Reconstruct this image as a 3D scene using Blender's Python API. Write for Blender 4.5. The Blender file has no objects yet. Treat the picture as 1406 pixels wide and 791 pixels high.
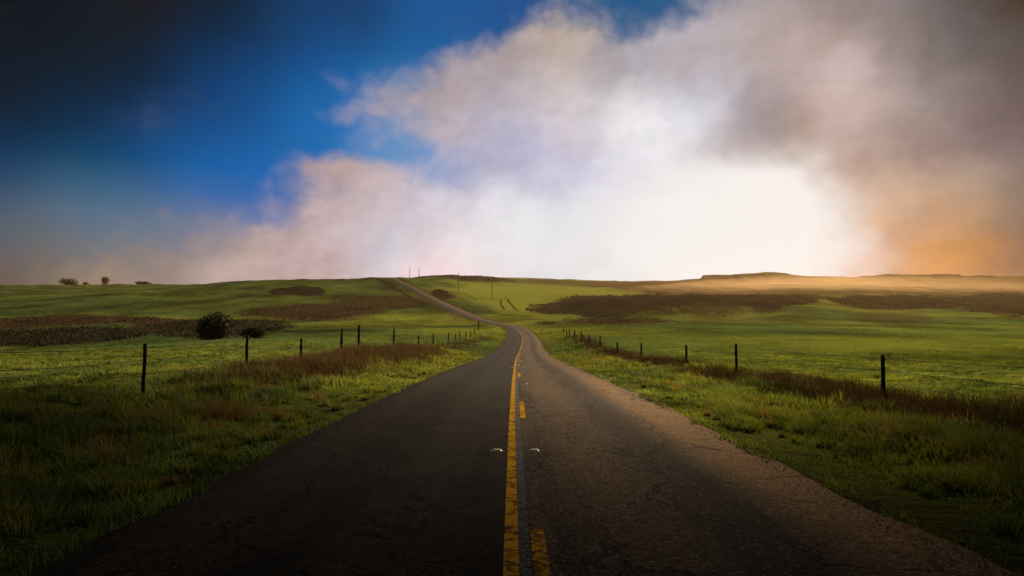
import bpy, bmesh, math, random
import numpy as np
from mathutils import Vector, Euler

random.seed(7)
rng = np.random.default_rng(11)
S = bpy.context.scene
COL = S.collection
R = math.radians

# ------------------------------------------------------------------ camera
F = 940.0                      # focal length in pixels of a 1406 px wide frame
CX, CY = 703.0, 395.5
CAMZ = 1.5
PITCH = math.atan(59.5 / F)
cam_d = bpy.data.cameras.new('camera')
cam = bpy.data.objects.new('camera', cam_d)
COL.objects.link(cam)
cam.location = (0, 0, CAMZ)
cam.rotation_euler = (math.pi / 2 + PITCH, 0, 0)
cam_d.sensor_width = 36.0
cam_d.lens = F / 1406.0 * 36.0
cam_d.clip_start = 0.05
cam_d.clip_end = 20000
S.camera = cam
CP, SP = math.cos(PITCH), math.sin(PITCH)
EXPO = 1.7


def slope_of(py):
    yc = (CY - py) / F
    return (SP + CP * yc) / (CP - SP * yc)


def s_of(px, py=440):
    yc = (CY - py) / F
    return (px - CX) / F / (CP - SP * yc)


# ------------------------------------------------------------------ small tools
def tag(o, label=None, cat=None, group=None, kind=None):
    if label: o['label'] = label
    if cat: o['category'] = cat
    if group: o['group'] = group
    if kind: o['kind'] = kind
    return o


def link(name, me, mat=None, parent=None):
    o = bpy.data.objects.new(name, me)
    COL.objects.link(o)
    if mat is not None and me is not None:
        me.materials.append(mat)
    if parent is not None:
        o.parent = parent
    return o


def empty(name, loc, rz=0.0):
    o = bpy.data.objects.new(name, None)
    COL.objects.link(o)
    o.location = loc
    o.rotation_euler = (0, 0, rz)
    return o


def np_mesh(name, verts, loops, starts, smooth=False, col=None, uv=None):
    me = bpy.data.meshes.new(name)
    verts = np.ascontiguousarray(verts, np.float32)
    loops = np.ascontiguousarray(loops, np.int32)
    starts = np.ascontiguousarray(starts, np.int32)
    me.vertices.add(len(verts))
    me.vertices.foreach_set('co', verts.ravel())
    me.loops.add(len(loops))
    me.loops.foreach_set('vertex_index', loops)
    me.polygons.add(len(starts))
    me.polygons.foreach_set('loop_start', starts)
    me.update(calc_edges=True)
    if smooth:
        me.polygons.foreach_set('use_smooth', np.ones(len(starts), bool))
    if col is not None:
        a = me.color_attributes.new('col', 'FLOAT_COLOR', 'POINT')
        c = np.ones((len(verts), 4), np.float32)
        c[:, :col.shape[1]] = col
        a.data.foreach_set('color', c.ravel())
    if uv is not None:
        l = me.uv_layers.new(name='UVMap')
        l.data.foreach_set('uv', np.ascontiguousarray(uv[loops], np.float32).ravel())
    return me


def _hash(ix, iy, seed):
    h = (ix.astype(np.int64) * 374761393 + iy.astype(np.int64) * 668265263 + seed * 974634777) & 0xFFFFFFFF
    h = ((h ^ (h >> 13)) * 1274126177) & 0xFFFFFFFF
    h = (h ^ (h >> 16)) & 0xFFFFFFFF
    return h.astype(np.float64) / 4294967295.0


def vnoise(x, y, seed=0):
    x0, y0 = np.floor(x), np.floor(y)
    fx, fy = x - x0, y - y0
    fx = fx * fx * fx * (fx * (fx * 6 - 15) + 10)
    fy = fy * fy * fy * (fy * (fy * 6 - 15) + 10)
    ix, iy = x0.astype(np.int64), y0.astype(np.int64)
    a, b = _hash(ix, iy, seed), _hash(ix + 1, iy, seed)
    c, d = _hash(ix, iy + 1, seed), _hash(ix + 1, iy + 1, seed)
    return (a + (b - a) * fx) * (1 - fy) + (c + (d - c) * fx) * fy


def fbm(x, y, seed=0, octv=4, lac=2.07, gain=0.5):
    t, amp, n = 0.0, 1.0, 0.0
    for i in range(octv):
        t = t + amp * (vnoise(x + 17.3 * i, y - 9.1 * i, seed + i) * 2 - 1)
        n += amp
        amp *= gain
        x, y = x * lac, y * lac
    return t / n


def sstep(a, b, x):
    t = np.clip((x - a) / (b - a), 0, 1)
    return t * t * (3 - 2 * t)


def pchip(xk, vk, q):
    """monotone cubic; xk (K,), vk (K,) or (N,K), q (N,)"""
    xk = np.asarray(xk, float)
    vk = np.asarray(vk, float)
    if vk.ndim == 1:
        vk = np.broadcast_to(vk, (len(q), len(xk)))
    h = np.diff(xk)
    d = np.diff(vk, axis=1) / h
    m = np.empty_like(vk)
    m[:, 0], m[:, -1] = d[:, 0], d[:, -1]
    a, b = d[:, :-1], d[:, 1:]
    den = a + b
    m[:, 1:-1] = np.where(a * b > 0, 2 * a * b / np.where(den == 0, 1, den), 0)
    q = np.clip(q, xk[0], xk[-1])
    i = np.clip(np.searchsorted(xk, q, side='right') - 1, 0, len(xk) - 2)
    r = np.arange(len(q))
    t = (q - xk[i]) / h[i]
    v0, v1, m0, m1, hh = vk[r, i], vk[r, i + 1], m[r, i], m[r, i + 1], h[i]
    return ((2 * t**3 - 3 * t**2 + 1) * v0 + (t**3 - 2 * t**2 + t) * hh * m0
            + (-2 * t**3 + 3 * t**2) * v1 + (t**3 - t**2) * hh * m1)


# ------------------------------------------------------------------ the lie of the land
# centre line of the road: Y, X, Z
ROADK = np.array([
    (-40, 0, 0.0), (0, 0, 0.0), (8, 0, -.03), (15, 0.02, -.05), (28, 0.10, -.2), (50, 0.3, -.6), (74, 0.75, -.86), (100, 1.35, -.6),
    (140, 2.1, .3), (165, 1.9, 1.1), (200, 0, 2.8), (250, -6.2, 4.4), (300, -15.2, 6.9),
    (360, -27.2, 11.5), (430, -43.0, 18.2), (500, -62.2, 27.0), (560, -80.5, 36.2),
    (620, -102, 45.9), (680, -122, 54.8), (720, -134, 57.5), (800, -158, 55)], float)


def road_x(y): return pchip(ROADK[:, 0], ROADK[:, 1], np.clip(y, -40, 800))
def road_z(y): return pchip(ROADK[:, 0], ROADK[:, 2], np.clip(y, -40, 800))


HALF_L, HALF_R = 3.0, 3.08


def wide(y): return 1 + .5 * sstep(220, 400, y)


FAR = {   # image column -> (depth, image row) pairs describing the ground there
 -200: [(100, 490), (130, 496), (160, 492), (220, 470), (300, 440), (340, 432), (430, 424), (560, 412), (720, 402), (900, 405), (1500, 395), (3200, 400)],
 0:   [(70, 487), (100, 490), (130, 489), (160, 482), (220, 457), (300, 438), (340, 430), (430, 421), (560, 409), (720, 400), (900, 404), (1500, 393), (3200, 400)],
 200: [(70, 475), (90, 470), (115, 474), (140, 476), (170, 467), (220, 452), (300, 436), (350, 428), (430, 419), (560, 407), (700, 398), (900, 402), (1500, 392), (3200, 400)],
 340: [(70, 472), (105, 464.5), (130, 467), (165, 462), (200, 454), (250, 445), (300, 438), (360, 428), (430, 417), (500, 407), (560, 400), (620, 394), (680, 389), (760, 386), (900, 392), (1500, 392), (3200, 400)],
 490: [(70, 474), (100, 467), (130, 461), (150, 457), (165, 456), (200, 450), (250, 444), (300, 437), (360, 428), (430, 417), (500, 406), (560, 398), (620, 391), (680, 385), (740, 383), (900, 390), (1500, 392), (3200, 400)],
 533: [(70, 475), (100, 468), (130, 462), (165, 456), (200, 451), (250, 445), (300, 438), (360, 428), (430, 417.5), (500, 407), (560, 398.5), (620, 390), (680, 381), (720, 379.5), (900, 386), (1500, 390), (3200, 400)],
 609: [(70, 476), (100, 469), (130, 463), (165, 457), (200, 452), (250, 445.5), (300, 439), (360, 429.5), (430, 418.7), (500, 409), (560, 402), (620, 396), (680, 391), (760, 385), (860, 380), (960, 378.5), (1100, 381), (1500, 388), (3200, 400)],
 656: [(70, 478), (100, 471), (130, 464), (165, 457.5), (200, 452), (250, 444), (300, 438), (360, 430), (430, 421), (500, 414), (560, 408), (620, 402), (680, 397), (760, 391), (860, 384), (980, 379.5), (1150, 383), (1500, 388), (3200, 400)],
 703: [(70, 486), (100, 475), (130, 465), (160, 457.5), (200, 449), (250, 441), (300, 436), (360, 430), (430, 423), (500, 416), (560, 410), (620, 405), (680, 400), (760, 394), (900, 387), (1100, 382), (1500, 387), (3200, 400)],
 740: [(70, 486), (100, 475), (130, 465), (160, 457.5), (200, 449.5), (250, 442), (300, 436), (360, 431), (430, 425), (500, 418), (620, 407), (700, 400), (900, 388.5), (1100, 383.5), (1500, 388), (3200, 400)],
 800: [(70, 476), (100, 465), (130, 458.5), (160, 453), (200, 447), (250, 441), (300, 436), (340, 430), (380, 418), (420, 412), (500, 411), (620, 405), (700, 401), (900, 391), (1200, 385), (1500, 389), (3200, 400)],
 900: [(70, 478), (100, 467), (130, 459), (160, 453), (200, 447), (250, 441), (300, 437), (340, 425), (390, 409), (430, 407.5), (500, 411), (700, 402), (1000, 389), (1300, 387), (1500, 387.5), (3200, 400)],
 1000: [(70, 478), (100, 467), (130, 459), (160, 453), (200, 447), (250, 443), (300, 440), (340, 430), (390, 409), (430, 407.5), (500, 411), (700, 402), (1000, 390), (1200, 386), (1500, 386), (3200, 400)],
 1100: [(70, 478), (100, 467), (130, 459), (160, 453), (200, 448), (250, 441), (300, 431), (340, 422), (380, 418), (430, 409), (500, 408), (700, 399), (1000, 387), (1300, 380), (1500, 381), (3200, 400)],
 1200: [(70, 478), (100, 467), (130, 459), (160, 453), (200, 447), (250, 440), (300, 434), (360, 428), (430, 416), (500, 409), (700, 400), (1000, 387), (1300, 380), (1500, 381), (3200, 400)],
 1320: [(70, 478), (100, 467), (130, 459), (160, 453), (200, 447), (250, 440), (300, 435), (360, 428), (430, 419), (500, 411), (700, 402), (1000, 388), (1300, 380), (1500, 382), (3200, 400)],
 1600: [(70, 478), (100, 467), (130, 459), (160, 453), (200, 447), (250, 441), (300, 436), (360, 430), (430, 422), (500, 413), (700, 403), (1000, 389), (1300, 381), (1500, 383), (3200, 400)],
}
FAR_S = np.array([s_of(p) for p in sorted(FAR)])
FAR_T = []
for p in sorted(FAR):
    k = FAR[p]
    FAR_T.append((np.log(np.array([a for a, b in k], float)),
                  np.array([CAMZ + a * slope_of(b) for a, b in k])))

NEAR_X = np.array([-60, -45, -25, -12, -8.6, -5.0, -3.3, 3.5, 5.0, 9.0, 13, 30, 60], float)
NEAR_Y = np.array([0, 16, 28, 40, 55, 70, 85, 100, 120], float)
NEAR_L = {   # height at NEAR_Y for each x
 -60: [-.1, -.1, -.2, -.4, -.7, -1.0, -1.2, -1.2, -1.5], -45: [0, 0, -.1, -.2, -.5, -.7, -.5, -.5, -1.0],
 -25: [.1, .05, 0, 0, .05, .1, .1, .1, .2], -12: [.12, .1, .1, .1, .1, .05, .05, .1, .3],
 -8.6: [.15, .10, .17, .2, .15, 0, -.1, -.05, .2], -5.0: [.05, .06, 0, -.2, -.4, -.55, -.6, -.5, -.1],
 9.0: [-.15, -.15, -.38, -.45, -.55, -.36, .02, .4, 1.1], 13: [-.1, -.12, -.35, -.42, -.5, -.35, 0, .4, 1.1],
 30: [-.2, -.2, -.35, -.45, -.5, -.35, -.05, .3, .9], 60: [-.2, -.2, -.3, -.4, -.4, -.3, -.1, .2, .8],
 5.0: [-.1, -.12, -.3, -.5, -.7, -.75, -.5, -.25, .2]}


def ground(x, y, fine=True):
    x = np.asarray(x, float).ravel()
    y = np.asarray(y, float).ravel()
    r = np.hypot(x, y)
    az = np.arctan2(x, y)
    ca = R(43)
    azc = np.clip(az, -ca, ca)
    yq = np.where(np.abs(az) <= ca, y, r * math.cos(ca))
    sq = np.tan(azc)
    ly = np.log(np.clip(yq, 60, 3200))
    V = np.stack([pchip(k, v, ly) for k, v in FAR_T], axis=1)
    zf = pchip(FAR_S, V, np.clip(sq, FAR_S[0], FAR_S[-1]))
    # behind the camera both sides melt into one
    back = sstep(R(95), R(180), np.abs(az))
    mid = V.mean(axis=1)
    zf = zf * (1 - back) + mid * back
    # near ground
    yn = np.clip(np.abs(y), 0, 120)
    rx = road_x(np.clip(y, -40, 790))
    rz = road_z(np.clip(y, -40, 790))
    cols = []
    for xx in NEAR_X:
        if xx in (-3.3, 3.5):
            cols.append(rz - .03)
        else:
            cols.append(pchip(NEAR_Y, np.array(NEAR_L[int(xx) if xx == int(xx) else xx]), yn))
    xr = x - rx
    zn = pchip(NEAR_X, np.stack(cols, axis=1), np.clip(xr, -60, 60))
    w = sstep(75, 125, np.maximum(yq, r * .75))
    z = zn * (1 - w) + zf * w
    if fine:
        d = np.minimum(np.abs(xr + HALF_L * wide(y)), np.abs(xr - HALF_R * wide(y)))
        on = (xr > -HALF_L * wide(y)) & (xr < HALF_R * wide(y)) & (y > -60) & (y < 800)
        off = np.where(on, 0.0, sstep(0.3, 2.5, d))
        verge = off * (1 - sstep(8.0, 11.0, np.abs(xr))) * (1 - sstep(60, 140, r))
        z = z + verge * (fbm(x * .55, y * .4, 3, 4) * .30 - .02)
        z = z + off * (1 - sstep(120, 260, r)) * fbm(x * .16, y * .12, 5, 3) * .13
        past = off * sstep(7.0, 11.0, np.abs(xr)) * (1 - sstep(110, 240, r))
        z = z + past * (np.clip(fbm(x * .75, y * .55, 15, 3), -.1, 1) * .22 + np.clip(fbm(x * .28, y * .22, 16, 3), -.2, 1) * .25)
        z = z + sstep(120, 300, r) * off * fbm(x * .03, y * .03, 9, 4) * np.clip(r * .0035, 0, 2.2)
        z = z + sstep(900, 1500, r) * fbm(x * .006, y * .02, 19, 4) * 5.0
        # flat-topped bluffs on the right skyline
        z = z + sstep(1130, 1180, y) * (1 - sstep(1500, 1800, y)) * (
            7.5 * sstep(.2765, .2785, sq) * (1 - sstep(.37, .43, sq)) + 3.5 * sstep(.235, .278, sq) * (1 - sstep(.37, .43, sq))
            + 3.2 * sstep(.50, .56, sq) * (1 - sstep(.655, .660, sq)))
    # bed of the road
    d = np.abs(xr)
    bedw = 1 - sstep(3.6 * wide(y), 7.0 * wide(y) + np.clip(y, 0, 700) * .012, d)
    bedw = np.where((y > -60) & (y < 760), bedw, 0)
    z = z * (1 - bedw) + (rz - .03) * bedw
    wd = wide(y)
    under = np.where((xr > -HALF_L * wd + .1) & (xr < HALF_R * wd - .1) & (y > -60) & (y < 780), 1.0, 0.0)
    z = z - under * (.03 + np.clip(y, 0, 800) * .0012)
    return z


def hit(px, py):
    """where the sight line of an image position meets the land"""
    ys = np.geomspace(3, 2500, 3000)
    sl = slope_of(py)
    x = s_of(px, py) * ys
    zr = CAMZ + ys * sl
    zg = ground(x, ys, False)
    k = np.nonzero(zg >= zr)[0]
    i = k[0] if len(k) else len(ys) - 1
    return float(x[i]), float(ys[i]), float(zg[i])


def gz(x, y):
    return float(ground(np.array([x]), np.array([y]))[0])


# ------------------------------------------------------------------ node helpers
def mat_new(name):
    m = bpy.data.materials.new(name)
    m.use_nodes = True
    nt = m.node_tree
    nt.nodes.clear()
    out = nt.nodes.new('ShaderNodeOutputMaterial')
    return m, nt, out


class G:
    """tiny expression builder for one node tree"""
    def __init__(s, nt): s.nt = nt

    def put(s, sock, v):
        if isinstance(v, (int, float)):
            sock.default_value = v
        elif isinstance(v, (tuple, list)):
            n = len(sock.default_value)
            sock.default_value = (tuple(v) + (1.0,))[:n] if n == 4 else tuple(v)[:n]
        else:
            s.nt.links.new(v, sock)

    def m(s, op, a, b=None, c=None, clamp=False):
        n = s.nt.nodes.new('ShaderNodeMath')
        n.operation = op
        n.use_clamp = clamp
        for i, v in enumerate((a, b, c)):
            if v is not None: s.put(n.inputs[i], v)
        return n.outputs[0]

    def v(s, op, a, b=None, c=None, scale=None):
        n = s.nt.nodes.new('ShaderNodeVectorMath')
        n.operation = op
        for i, w in enumerate((a, b, c)):
            if w is not None: s.put(n.inputs[i], w)
        if scale is not None: s.put(n.inputs['Scale'], scale)
        return n.outputs['Value'] if op in ('DOT_PRODUCT', 'LENGTH', 'DISTANCE') else n.outputs[0]

    def noise(s, vec, scale, detail=4, rough=.5, dist=0.0, lac=2.0, dim='3D'):
        n = s.nt.nodes.new('ShaderNodeTexNoise')
        n.noise_dimensions = dim
        if vec is not None: s.put(n.inputs['Vector'], vec)
        for k, w in (('Scale', scale), ('Detail', detail), ('Roughness', rough), ('Distortion', dist), ('Lacunarity', lac)):
            n.inputs[k].default_value = w
        return n.outputs['Fac'], n.outputs['Color']

    def vor(s, vec, scale, feature='F1', rand=1.0):
        n = s.nt.nodes.new('ShaderNodeTexVoronoi')
        n.feature = feature
        if vec is not None: s.put(n.inputs['Vector'], vec)
        n.inputs['Scale'].default_value = scale
        n.inputs['Randomness'].default_value = rand
        return n.outputs['Distance'], (n.outputs['Color'] if 'Color' in n.outputs else None)

    def ss(s, v, a, b, c=0.0, d=1.0):
        n = s.nt.nodes.new('ShaderNodeMapRange')
        n.interpolation_type = 'SMOOTHSTEP'
        s.put(n.inputs[0], v)
        for i, w in enumerate((a, b, c, d)): s.put(n.inputs[i + 1], w)
        return n.outputs[0]

    def mix(s, f, a, b, blend='MIX'):
        n = s.nt.nodes.new('ShaderNodeMix')
        n.data_type = 'RGBA'
        n.blend_type = blend
        s.put(n.inputs['Factor'], f)
        s.put([i for i in n.inputs if i.name == 'A' and i.type == 'RGBA'][0], a)
        s.put([i for i in n.inputs if i.name == 'B' and i.type == 'RGBA'][0], b)
        return [o for o in n.outputs if o.type == 'RGBA'][0]

    def node(s, t, **kw):
        n = s.nt.nodes.new(t)
        for k, w in kw.items(): setattr(n, k, w)
        return n

    def attr(s, name):
        n = s.node('ShaderNodeAttribute')
        n.attribute_name = name
        return n.outputs['Color'], n.outputs['Fac']

    def coord(s, which='Object'):
        return s.node('ShaderNodeTexCoord').outputs[which]

    def bump(s, h, strength, dist):
        n = s.node('ShaderNodeBump')
        n.inputs['Strength'].default_value = strength
        n.inputs['Distance'].default_value = dist
        s.put(n.inputs['Height'], h)
        return n.outputs[0]

    def bsdf(s, col, rough, normal=None, spec=.5, **kw):
        n = s.node('ShaderNodeBsdfPrincipled')
        s.put(n.inputs['Base Color'], col)
        s.put(n.inputs['Roughness'], rough)
        s.put(n.inputs['Specular IOR Level'], spec)
        if normal is not None: s.put(n.inputs['Normal'], normal)
        for k, w in kw.items(): s.put(n.inputs[k], w)
        return n.outputs[0]


def lin(r, g, b):
    f = lambda c: (c / 255) / 12.92 if c / 255 <= .04045 else ((c / 255 + .055) / 1.055) ** 2.4
    return (f(r), f(g), f(b))


# ------------------------------------------------------------------ sky
SUN_AZ, SUN_EL = R(27), R(28)


def azel(px, py):
    xc, yc = (px - CX) / F, (CY - py) / F
    w = Vector((xc, CP - SP * yc, SP + CP * yc)).normalized()
    return (math.degrees(math.atan2(w.x, w.y)), math.degrees(math.asin(w.z)))


def build_sky():
    w = bpy.data.worlds.new('World')
    S.world = w
    w.use_nodes = True
    nt = w.node_tree
    nt.nodes.clear()
    g = G(nt)
    out = g.node('ShaderNodeOutputWorld')
    bg = g.node('ShaderNodeBackground')
    nt.links.new(bg.outputs[0], out.inputs[0])
    d = g.v('NORMALIZE', g.coord('Generated'))
    sx = g.node('ShaderNodeSeparateXYZ')
    nt.links.new(d, sx.inputs[0])
    x, y, z = sx.outputs
    az = g.m('MULTIPLY', g.m('ARCTAN2', x, y), 57.29578)
    el = g.m('MULTIPLY', g.m('ARCSINE', z), 57.29578)
    cm = g.node('ShaderNodeCombineXYZ')
    nt.links.new(az, cm.inputs[0])
    nt.links.new(el, cm.inputs[1])
    p = cm.outputs[0]
    # billowing warp of the sky coordinates
    _, n1 = g.noise(g.v('MULTIPLY', p, (1, 1.35, 1)), .085, 5, .5)
    warp = g.v('SUBTRACT', n1, (.5, .5, .5))
    _, n2 = g.noise(g.v('MULTIPLY', p, (1, 1.3, 1)), .30, 6, .56)
    warp2 = g.v('SUBTRACT', n2, (.5, .5, .5))
    pw = g.v('ADD', p, g.v('MULTIPLY', warp, (1.2, 1, 0)))
    pc = g.v('ADD', g.v('ADD', p, g.v('MULTIPLY', warp, (6, 5, 0))), g.v('MULTIPLY', warp2, (3.0, 2.6, 0)))

    def lattice(pos, colf, alf):
        """smooth sky colour held on a grid of azimuth (colour ramps) and elevation"""
        A = np.linspace(-42, 42, 32)
        E = np.linspace(-1.5, 26.5, 15)
        sp = g.node('ShaderNodeSeparateXYZ')
        nt.links.new(pos, sp.inputs[0])
        fac = g.m('DIVIDE', g.m('ADD', sp.outputs[0], 42.0), 84.0, clamp=True)
        er = g.m('DIVIDE', g.m('SUBTRACT', sp.outputs[1], float(E[0])), float(E[1] - E[0]))
        colr, alp = None, None
        for i, e in enumerate(E):
            n = g.node('ShaderNodeValToRGB')
            n.color_ramp.interpolation = 'CARDINAL'
            nt.links.new(fac, n.inputs[0])
            pts = np.stack([A, np.full(32, e)], 1)
            cc, aa = colf(pts), alf(pts)
            el_ = n.color_ramp.elements
            while len(el_) < 32: el_.new(.5)
            for k in range(32):
                el_[k].position = k / 31.0
            for k in range(32):
                el_[k].color = (*[max(0.0, float(q)) for q in cc[k]], float(np.clip(aa[k], 0, 2) / 2))
            if colr is None:
                colr, alp = n.outputs[0], n.outputs[1]
            else:
                w_ = g.m('SUBTRACT', er, float(i - 1), clamp=True)
                colr = g.mix(w_, colr, n.outputs[0])
                mr = g.node('ShaderNodeMix')
                g.put(mr.inputs[0], w_)
                g.put(mr.inputs[2], alp)
                g.put(mr.inputs[3], n.outputs[1])
                alp = mr.outputs[0]
        return colr, g.m('MULTIPLY', alp, 2.0)

    def idw(pts, c, power):
        P = np.array([azel(a, b) for a, b, _ in pts])
        K = np.array([lin(*k) for _, _, k in pts])
        def f(q):
            dd = ((q[:, None, :] - P[None]) ** 2).sum(-1)
            wt = (dd + c) ** -power
            return (wt @ K) / wt.sum(1)[:, None]
        return f

    def gsum(pts):
        P = np.array([azel(a, b) for a, b, *_ in pts])
        W = np.array([(rx / 16.4, ry / 16.4) for _, _, rx, ry, _ in pts])
        M = np.array([q[4] for q in pts])
        return lambda q: (np.exp(-(((q[:, None, :] - P[None]) / W[None]) ** 2).sum(-1)) * M).sum(1)

    clear, _ = lattice(pw, idw(CLEAR_PTS, 18.0, 2.4), gsum(GLARE_BLOBS))
    cloud, dens = lattice(pc, idw(CLOUD_PTS, 5.0, 2.2), gsum(CLOUD_BLOBS))
    _, glr = lattice(pc, lambda q: np.zeros((len(q), 3)), gsum(GLARE_BLOBS))
    fn, _ = g.noise(g.v('MULTIPLY', p, (1, 1.3, 1)), .16, 8, .58, .3)
    bn, _ = g.noise(g.v('ADD', g.v('MULTIPLY', p, (1, 1.2, 1)), g.v('MULTIPLY', warp2, (1.6, 1.4, 0))), .27, 5, .5)
    bil = g.m('ABSOLUTE', g.m('SUBTRACT', g.m('MULTIPLY', bn, 2.0), 1.0))
    dens = g.m('ADD', dens, g.m('ADD', g.m('MULTIPLY', g.m('SUBTRACT', fn, .5), .75), g.m('MULTIPLY', g.m('SUBTRACT', bil, .22), .55)))
    mask = g.ss(dens, .12, .95)
    # modelling of the cloud: difference of the billows towards the light
    pr = g.v('MULTIPLY', p, (1, 1.25, 1))
    r1, _ = g.noise(pr, .13, 6, .5, .2)
    r2, _ = g.noise(g.v('ADD', pr, (1.1, -1.3, 0)), .13, 6, .5, .2)
    rel = g.m('SUBTRACT', r1, r2)
    r3, _ = g.noise(pr, .42, 8, .6, .25)
    r4, _ = g.noise(g.v('ADD', pr, (.38, -.45, 0)), .42, 8, .6, .25)
    relief = g.m('ADD', g.m('ADD', .95, g.m('MULTIPLY', bil, .22)), g.m('ADD', g.m('MULTIPLY', rel, .65), g.m('MULTIPLY', g.m('SUBTRACT', r3, r4), .28)))
    cl = g.v('SCALE', cloud, scale=relief)
    col = g.mix(mask, clear, cl)
    # bright break in the cloud where the sun stands behind it
    glare = g.ss(g.m('ADD', glr, g.m('MULTIPLY', g.m('SUBTRACT', fn, .5), .5)), .0, 1.45)
    col = g.mix(g.m('MULTIPLY', glare, .94), col, (.84, .85, .85))
    # the part of the sky behind and far above is a plain one
    sky = g.node('ShaderNodeTexSky')
    sky.sky_type = 'NISHITA'
    sky.sun_disc = False
    sky.sun_elevation = SUN_EL
    sky.sun_rotation = SUN_AZ
    sky.air_density = 1.2
    sky.dust_density = 2.0
    plain = g.v('SCALE', sky.outputs[0], scale=.018)
    far = g.m('MAXIMUM', g.ss(g.m('ABSOLUTE', az), 55, 95), g.ss(el, 32, 50))
    col = g.mix(far, col, plain)
    nt.links.new(g.v('SCALE', col, scale=1 / 2 ** EXPO), bg.inputs['Color'])
    bg.inputs['Strength'].default_value = 1.0
    w.cycles.sampling_method = 'MANUAL'
    w.cycles.sample_map_resolution = 512
    return w


CLEAR_PTS = [(0, 0, (-1.8, 3.6, 10.9)), (200, 0, (22.7, 12.2, -2.8)), (0, 150, (17.5, -2.1, -44.5)), (200, 100, (14.9, 17.2, -9.1)), (340, 40, (-5.6, 39.4, 67.2)), (480, 10, (-98.8, 52.3, 97.3)), (600, 30, (-98.8, 83.1, 150.7)), (340, 150, (-98.8, 66.9, 129.5)), (200, 200, (-98.8, 43.4, 98.4)), (0, 230, (-98.8, 25.6, 96.6)), (250, 235, (-98.8, 99.9, 186.6)), (340, 235, (-98.8, 99.7, 188.8)), (110, 280, (-98.8, 113.5, 166.8)), (430, 110, (-98.8, 82.8, 161.2)), (880, 10, (-16.7, 83.9, 135.6)), (0, 300, (65.8, 102.9, 125.5)), (0, 370, (98.8, 78.8, 56.4)), (200, 320, (87.6, 121.5, 141.5)), (360, 310, (-98.8, 92.1, 177.0)), (640, 220, (150.3, 166.4, 215.3)), (700, 0, (-98.8, 76.7, 141.0)), (1300, 330, (170.9, 107.2, 34.3)), (300, 385, (160, 138, 132)), (100, 325, (134.4, 124.1, 113.8)), (300, 350, (143.7, 137.6, 137.7)), (200, 372, (148.9, 130.4, 121.9)), (420, 366, (178.3, 157.7, 167.1)), (60, 345, (118.2, 103.7, 83.7)), (520, 200, (106.7, 162.9, 210.5)), (430, 165, (15.6, 128.8, 194.7)), (100, 50, (8.8, 18.8, 23.2)), (100, 200, (-94.6, 11.9, 64.3)), (300, 0, (17.6, 11.6, -1.9)), (400, 60, (-79.4, 46.5, 81.7)), (270, 150, (-98.8, 52.6, 102.3)), (120, 120, (10.1, 23.6, 33.1)), (420, 170, (-98.8, 80.8, 157.8)), (480, 170, (-98.8, 76.2, 171.8)), (560, 200, (69.7, 130.8, 186.1)), (1390, 0, (-98.8, -26.5, 26.2))]
CLOUD_PTS = [(0, 400, (90, 80, 72)), (0, 370, (98.8, 78.8, 62.5)), (0, 335, (129.1, 110.4, 102.2)), (120, 345, (158.0, 135.1, 112.7)), (220, 375, (140.4, 125.0, 118.9)), (300, 345, (149.3, 138.3, 137.7)), (330, 380, (204.3, 177.8, 171.2)), (450, 370, (194.9, 170.2, 170.3)), (600, 372, (243.3, 209.6, 214.3)), (440, 230, (182.1, 155.7, 152.1)), (480, 262, (191.0, 173.0, 176.0)), (520, 300, (203.8, 188.2, 196.6)), (560, 340, (202.2, 200.5, 213.5)), (770, 30, (186.6, 169.2, 153.0)), (700, 70, (164.5, 151.3, 153.4)), (600, 130, (167.2, 152.9, 155.7)), (620, 170, (188.7, 176.9, 184.4)), (640, 225, (160.8, 167.0, 200.6)), (720, 215, (171.1, 174.8, 203.8)), (760, 150, (205.0, 195.3, 199.1)), (850, 100, (160.8, 156.5, 168.5)), (860, 160, (235.1, 236.4, 241.1)), (920, 175, (222.4, 225.4, 235.3)), (800, 225, (201.4, 201.8, 225.5)), (1000, 130, (182.7, 187.6, 205.6)), (940, 80, (161.3, 156.8, 167.1)), (960, 150, (194.2, 201.1, 216.9)), (700, 290, (226.9, 227.2, 237.7)), (780, 340, (194.0, 199.1, 213.7)), (640, 300, (221.9, 215.2, 225.3)), (1040, 60, (158.2, 153.4, 159.4)), (1050, 155, (109.3, 112.1, 127.1)), (1000, 185, (144.1, 138.4, 150.3)), (1100, 185, (117.9, 103.6, 99.3)), (1150, 100, (191.7, 179.6, 183.8)), (1170, 160, (185.1, 170.9, 172.5)), (1240, 60, (96.4, 98.6, 106.2)), (1170, 30, (111.3, 112.0, 118.9)), (1400, 10, (43.4, 39.8, 38.3)), (1330, 60, (70.6, 83.5, 93.3)), (1390, 140, (66.3, 65.3, 76.6)), (1260, 150, (123.3, 126.4, 132.1)), (1240, 210, (121.5, 107.2, 117.1)), (1350, 200, (82.1, 85.6, 106.5)), (1200, 260, (191.6, 165.4, 146.4)), (1300, 270, (171.9, 154.5, 141.1)), (1390, 280, (119.2, 110.4, 107.2)), (1250, 340, (202.8, 139.0, 76.3)), (1320, 335, (189.2, 129.4, 64.9)), (1400, 350, (126.8, 92.0, 70.5)), (1180, 360, (203.6, 152.3, 122.2))]
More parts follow.
